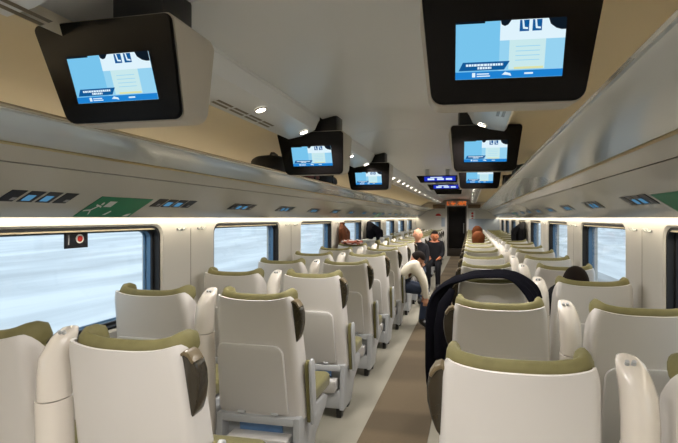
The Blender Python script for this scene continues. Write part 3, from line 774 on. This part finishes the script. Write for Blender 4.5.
    if hair:
        hb = NB(); bmesh.ops.create_uvsphere(hb, u_segments=24, v_segments=18, radius=1)
        kill = []
        for v in hb.verts:
            c = v.co.copy(); lim = -.15 if hair == 'short' else -1.2
            front = c.y > .35 and c.z < .45
            if front or c.z < lim: kill.append(v)
            k = 1+.03*math.sin(c.x*19+c.z*7)*math.cos(c.y*17)
            q = c.z*.128 if c.z > 0 or hair == 'short' else c.z*.21
            v.co = hc+rt*c.x*(.090 if hair == 'short' else .112)*k+fd*(c.y*.108*k-.006)+upv*(q+.006)
        bmesh.ops.delete(hb, geom=kill, context='VERTS'); bmesh.ops.solidify(hb, geom=list(hb.faces), thickness=.01)
        finish(hb, 'hair', hair_m, t, sharp=70)
    return t
RAD = dict(pelvis=.125, waist=.115, chest=.13, neck=.055, head0=.05, shL=.062, elL=.045, wrL=.03, haL=.032, shR=.062, elR=.045, wrR=.03, haR=.032, hipL=.085, knL=.06, anL=.042, toL=.035, hipR=.085, knR=.06, anR=.042, toR=.035)
def seated(f=1, lean=0, hz=1.16):
    """sitting figure; f=+1 looks to +y, origin floor below the hips"""
    J = dict(pelvis=(0,0,.56), waist=(0,-.02*f,.70), chest=(0,-.05*f+lean,.88), neck=(0,-.05*f+lean,1.03), head0=(0,-.04*f+lean,hz-.06), head=(0,-.03*f+lean,hz))
    for s_, sg in (('L',-1),('R',1)):
        J['sh'+s_] = (sg*.15,-.05*f+lean,.95); J['el'+s_] = (sg*.17,.05*f+lean,.72); J['wr'+s_] = (sg*.13,.24*f,.66); J['ha'+s_] = (sg*.10,.32*f,.65)
        J['hip'+s_] = (sg*.09,.06*f,.54); J['kn'+s_] = (sg*.10,.40*f,.52); J['an'+s_] = (sg*.10,.42*f,.09); J['to'+s_] = (sg*.10,.55*f,.045)
    return J
dk = {'shirt':'blackcloth','trousers':'jeans','shoe':'shoe'}
# person bent over in the aisle seat, feet in the aisle
J = dict(pelvis=(-.30,0,.58), waist=(-.22,-.01,.68), chest=(-.10,-.02,.80), neck=(-.05,.03,.87), head0=(-.03,.06,.89), head=(-.03,.11,.91),
         shL=(-.06,.13,.86), elL=(.06,.14,.62), wrL=(.10,.08,.42), haL=(.10,.03,.36), shR=(-.05,-.16,.85), elR=(.09,-.17,.63), wrR=(.12,-.16,.42), haR=(.11,-.14,.34),
         hipL=(-.24,.09,.56), knL=(.10,.10,.50), anL=(.06,.10,.09), toL=(.17,.08,.045), hipR=(-.24,-.09,.56), knR=(.12,-.10,.50), anR=(.05,-.12,.09), toR=(.16,-.16,.045))
person('person', 'person in white sweater, blue jeans and black shoes bending forward into the aisle', J, RAD, {'shirt':'shirt_white','trousers':'jeans','shoe':'shoe'}, 'short', 'hair_dark', (-.19,6.10,-.0), face_dir=(.7,-.2,-.7))
person('person', 'bald seated person facing the camera above the left aisle seats', seated(-1, 0, 1.17), RAD, dk, None, None, (-.42,7.95,.02), face_dir=(.1,-1,0))
person('person', 'person in black clothes leaning from a left seat towards the aisle', seated(-1, 0, 1.10), RAD, {'shirt':'blackcloth','trousers':'blackcloth','shoe':'shoe'}, 'short', 'hair_dark', (-.24,9.55,.0), skin='skin_warm', face_dir=(.1,-1,-.1))
person('person', 'person with auburn hair on the right aisle side, nearer of the two auburn heads', seated(1, 0, 1.125), RAD, dk, 'long', 'hair_brown', (.65,7.78,.02))
person('person', 'person with auburn hair on the right aisle side, farther of the two auburn heads', seated(1, 0, 1.185), RAD, dk, 'long', 'hair_brown', (.66,9.54,.02))
person('person', 'person with black hair just showing above the third right window seat', seated(1, 0, 1.03), RAD, dk, 'short', 'hair_dark', (1.24,3.34,.0))

# ------------------------------------------------------------ coats
def hanging_coat(name, label, x, y, side, m, w=.24, h=.46, dep=.16):
    """coat on a wall hook; w half-length along the wall"""
    bm = NB(); S = []; n = 36
    for j in range(15):
        t_ = j/14; q = 1.415-h*t_; ww = w*(.14+.86*min(1,(t_/.28))**.7)*(1+.06*t_); dd = dep*(.3+.7*min(1,t_/.3))
        S.append([(side*(WX-.012)-side*dd*.5*(1-math.cos(2*PI*k/n))*(1+.10*math.sin(7*2*PI*k/n+t_*2)) , y+ww*math.sin(2*PI*k/n)*(1+.05*math.sin(5*2*PI*k/n+1+t_)), q-.02*math.cos(3*2*PI*k/n)*t_) for k in range(n)])
    loft(bm, S); t = finish(bm, name, m, sharp=180); tag(t, label, 'coat')
    # sleeve and collar
    sb = NB(); sweep(sb, [(side*(WX-dep*.7), y-w*.8, 1.32), (side*(WX-dep*1.05), y-w*.88, 1.2), (side*(WX-dep), y-w*.9, 1.415-h*.9)], [.045,.05,.045], [.05,.05,.045], 12, up=Vector((0,1,0))); finish(sb, 'sleeve', m, t)
    cb = NB(); sweep(cb, [(side*(WX-.03), y-.05, 1.405), (side*(WX-.06), y-.03, 1.41), (side*(WX-.07), y+.03, 1.41), (side*(WX-.03), y+.05, 1.405)], [.015]*4, [.022]*4, 10, up=Vector((0,0,1))); finish(cb, 'collar', m, t)
    return t
hanging_coat('hanging_jacket', 'rust brown jacket hanging on the left wall between windows', 0, 7.05, -1, 'brown_wool', .22, .48, .14)
hanging_coat('hanging_coat', 'dark navy coat hanging on the left wall, beyond the rust brown jacket', 0, 9.0, -1, 'navy', .34, .60, .30)
hanging_coat('hanging_coat', 'black coat hanging on the right wall between windows', 0, 9.25, 1, 'blackcloth', .30, .52, .26)

# big dark coat draped over the third right aisle seat
def draped():
    ctrl = [((.925,2.93,.97),(.035,.05,.012)), ((.895,2.96,1.035),(.035,.05,.025)), ((.82,3.0,1.10),(.015,.07,.022)), ((.74,3.02,1.128),(.0,.08,.014)), ((.64,3.04,1.122),(.0,.07,.012)), ((.54,3.02,1.118),(.0,.07,.012)),
        ((.465,3.0,1.10),(.01,.08,.012)), ((.385,2.98,1.072),(.03,.10,.012)), ((.322,2.96,1.0),(.050,.13,.008)), ((.302,2.95,.88),(.058,.15,-.002)), ((.305,2.94,.72),(.06,.16,.0)), ((.305,2.93,.56),(.06,.16,.0)), ((.31,2.93,.42),(.055,.15,.0))]
    bm = NB(); S = []; n = 28
    # dense interpolation
    def cr(p0,p1,p2,p3,t): return .5*((2*p1)+(-p0+p2)*t+(2*p0-5*p1+4*p2-p3)*t*t+(-p0+3*p1-3*p2+p3)*t**3)
    C_ = [(Vector(a), Vector(b)) for a, b in ctrl]; D = []
    for i in range(len(C_)-1):
        for k in range(4):
            t = k/4; g = lambda w: cr(C_[max(i-1,0)][w], C_[i][w], C_[i+1][w], C_[min(i+2,len(C_)-1)][w], t)
            D.append((g(0), g(1)))
    D.append(C_[-1])
    for i, (c, h) in enumerate(D):
        d = (D[min(i+1,len(D)-1)][0]-D[max(i-1,0)][0]).normalized(); nn = h.cross(d).normalized(); ti = i/len(D); th = .014+.014*min(1,max(0,(ti-.5)*3))
        S.append([c+h*math.cos(2*PI*k/n)+nn*(th*math.sin(2*PI*k/n)+.009*math.sin(9*math.cos(2*PI*k/n)+ti*5)+.004*math.sin(21*math.cos(2*PI*k/n)+ti*9)) for k in range(n)])
    loft(bm, S); o = finish(bm, 'draped_coat', 'navy', sharp=180); tag(o, 'long dark navy coat draped over the third right aisle seat, hanging into the aisle', 'coat')
    sb = NB(); sweep(sb, [(.40,2.86,1.04),(.35,2.82,.95),(.325,2.80,.80),(.32,2.80,.62)], [.02,.04,.042,.036], [.02,.03,.032,.03], 14, up=Vector((0,1,0))); finish(sb, 'sleeve', 'navy', o)
draped()

# red patterned cloth near the left windows
bm = NB(); S = []; n = 20
for j in range(9):
    t_ = j/8; x = -1.46+.34*t_; r = .034*math.sin(PI*(.12+.76*t_))+.014+.012*math.sin(j*2.3)
    S.append([(x, 6.64+r*1.3*math.cos(2*PI*k/n), 1.125+r*.8*math.sin(2*PI*k/n)*(1+.2*math.sin(5*k+j))) for k in range(n)])
loft(bm, S)
for f in bm.faces: f.material_index = random.choice((0,0,1,2))
tag(finish(bm, 'patterned_scarf', ['red_cloth','white_cloth','brown_wool'], sharp=180), 'red and cream patterned scarf bundled on top of a left window seat', 'scarf')

# ------------------------------------------------------------ bags on racks
def bag(label, x, y, w, l, h, m, cat='bag', name='travel_bag'):
    z0 = z(.337); t = empty(name, (x, y, z0)); tag(t, label, cat)
    bm = NB(); S = []
    n = 24
    for j in range(11):
        tt = -1+2*j/10; k_ = (1-abs(tt)**4)**.25 if abs(tt) < 1 else .35; k_ = max(k_, .35)
        S.append([(w/2*k_*math.copysign(abs(math.cos(2*PI*i/n))**.7, math.cos(2*PI*i/n))*(1+.04*math.sin(4*tt+i)), l/2*tt, h/2+h/2*k_*math.copysign(abs(math.sin(2*PI*i/n))**.7, math.sin(2*PI*i/n))) for i in range(n)])
    loft(bm, S); finish(bm, 'bag_body', m, t, sharp=180)
    bm = NB(); sweep(bm, [(0,-l*.2,h*.96),(0,-l*.15,h*1.1),(0,0,h*1.16),(0,l*.15,h*1.1),(0,l*.2,h*.96)], [.012]*5, [.006]*5, 8, up=Vector((1,0,0))); finish(bm, 'handle', 'black', t)
    bm = NB(); box(bm, -w*.52, w*.52, -l*.02, l*.02, h*.1, h*.99, .004); finish(bm, 'strap', 'black', t)
bag('black soft travel bag on the left rack behind the middle monitor', -1.08, 3.40, .28, .40, .17, 'bag_black')
bag('dark red rucksack on the left rack below the middle monitor', -1.02, 3.86, .26, .40, .12, 'bag_red', 'rucksack', 'rucksack')
bag('flat black holdall on the left rack beyond the dark red rucksack', -1.02, 4.40, .26, .50, .12, 'bag_black', 'bag', 'holdall')
bag('black bag on the right rack, beside the farthest right monitor', 1.04, 4.35, .26, .42, .17, 'bag_black')
bag('low black holdall on the right rack, farther than the black bag', 1.03, 5.35, .28, .55, .17, 'bag_black', 'bag', 'holdall')

# ------------------------------------------------------------ outside
for s in (-1, 1):
    bm = NB(); S = []
    prof = [(1.85,-1.1),(4,-1.3),(7,-1.2),(12,-.6 if s < 0 else -.9),(20,.1),(34,1.2),(60,2.4 if s < 0 else 3.2)]
    for j in range(31):
        y = -30+150*j/30
        S.append([(s*a, y, b+.25*math.sin(y*.11+a*.2)*(a/20)) for a, b in prof])
    loft(bm, S, closed=False)
    for f in bm.faces:
        if abs(f.calc_center_median().x) < 9: f.material_index = 1
    o = finish(bm, 'snowy_field', ['snow','bank'], sharp=180); tag(o, 'pale snowy trackside field outside the %s windows' % SN[s], 'field')

# ------------------------------------------------------------ light
w = bpy.data.worlds.new('sky'); bpy.context.scene.world = w; w.use_nodes = True
n, l = w.node_tree.nodes, w.node_tree.links; bg = n['Background']
tc = n.new('ShaderNodeTexCoord'); sep = n.new('ShaderNodeSeparateXYZ'); l.new(tc.outputs['Generated'], sep.inputs[0])
rp = n.new('ShaderNodeValToRGB'); e = rp.color_ramp.elements
e[0].position = 0.0; e[0].color = (*srgb(222,232,238),1); e[1].position = .5; e[1].color = (*srgb(185,210,230),1)
l.new(sep.outputs['Z'], rp.inputs['Fac'])
mp = n.new('ShaderNodeMapping'); mp.inputs['Scale'].default_value = (2,2,9); l.new(tc.outputs['Generated'], mp.inputs['Vector'])
nz = n.new('ShaderNodeTexNoise'); nz.inputs['Scale'].default_value = 1.6; nz.inputs['Detail'].default_value = 5; l.new(mp.outputs['Vector'], nz.inputs['Vector'])
r2 = n.new('ShaderNodeValToRGB'); r2.color_ramp.elements[0].position = .42; r2.color_ramp.elements[1].position = .66; l.new(nz.outputs['Fac'], r2.inputs['Fac'])
mx = n.new('ShaderNodeMix'); mx.data_type = 'RGBA'; mx.inputs[7].default_value = (*srgb(238,242,244),1); l.new(r2.outputs['Color'], mx.inputs[0]); l.new(rp.outputs['Color'], mx.inputs[6])
l.new(mx.outputs[2], bg.inputs['Color']); bg.inputs['Strength'].default_value = 1.7

def area(name, loc, rot, sx, sy, e, col):
    L = bpy.data.lights.new(name, 'AREA'); L.shape = 'RECTANGLE'; L.size = sx; L.size_y = sy; L.energy = e; L.color = col
    o = bpy.data.objects.new(name, L); C.objects.link(o); o.location = loc; o.rotation_euler = rot; return o
# warm indirect lamps lying in the racks, aimed up into the coves
for s in (-1, 1):
    area('rack_cove_lamp', (s*1.50, (YB+YE)/2, z(.325)), (0, PI+s*math.radians(35), 0), .04, YE-YB-.4, 26, (1,.88,.70))

# ------------------------------------------------------------ camera
cd = bpy.data.cameras.new('camera'); co_ = bpy.data.objects.new('camera', cd); C.objects.link(co_)
co_.location = (.51, 0, CH); co_.rotation_euler = (PI/2, 0, math.atan(88/440))
cd.sensor_width = 36; cd.lens = 440/678*36; cd.shift_x = -43/678; cd.shift_y = -3.5/678; cd.clip_start = .02; cd.clip_end = 500
sc = bpy.context.scene; sc.camera = co_
sc.view_settings.view_transform = 'Standard'; sc.view_settings.look = 'None'; sc.view_settings.gamma = 1; sc.view_settings.exposure = 0
sc.view_settings.use_curve_mapping = False
sc.cycles.max_bounces = 10; sc.cycles.diffuse_bounces = 6; sc.cycles.transparent_max_bounces = 12
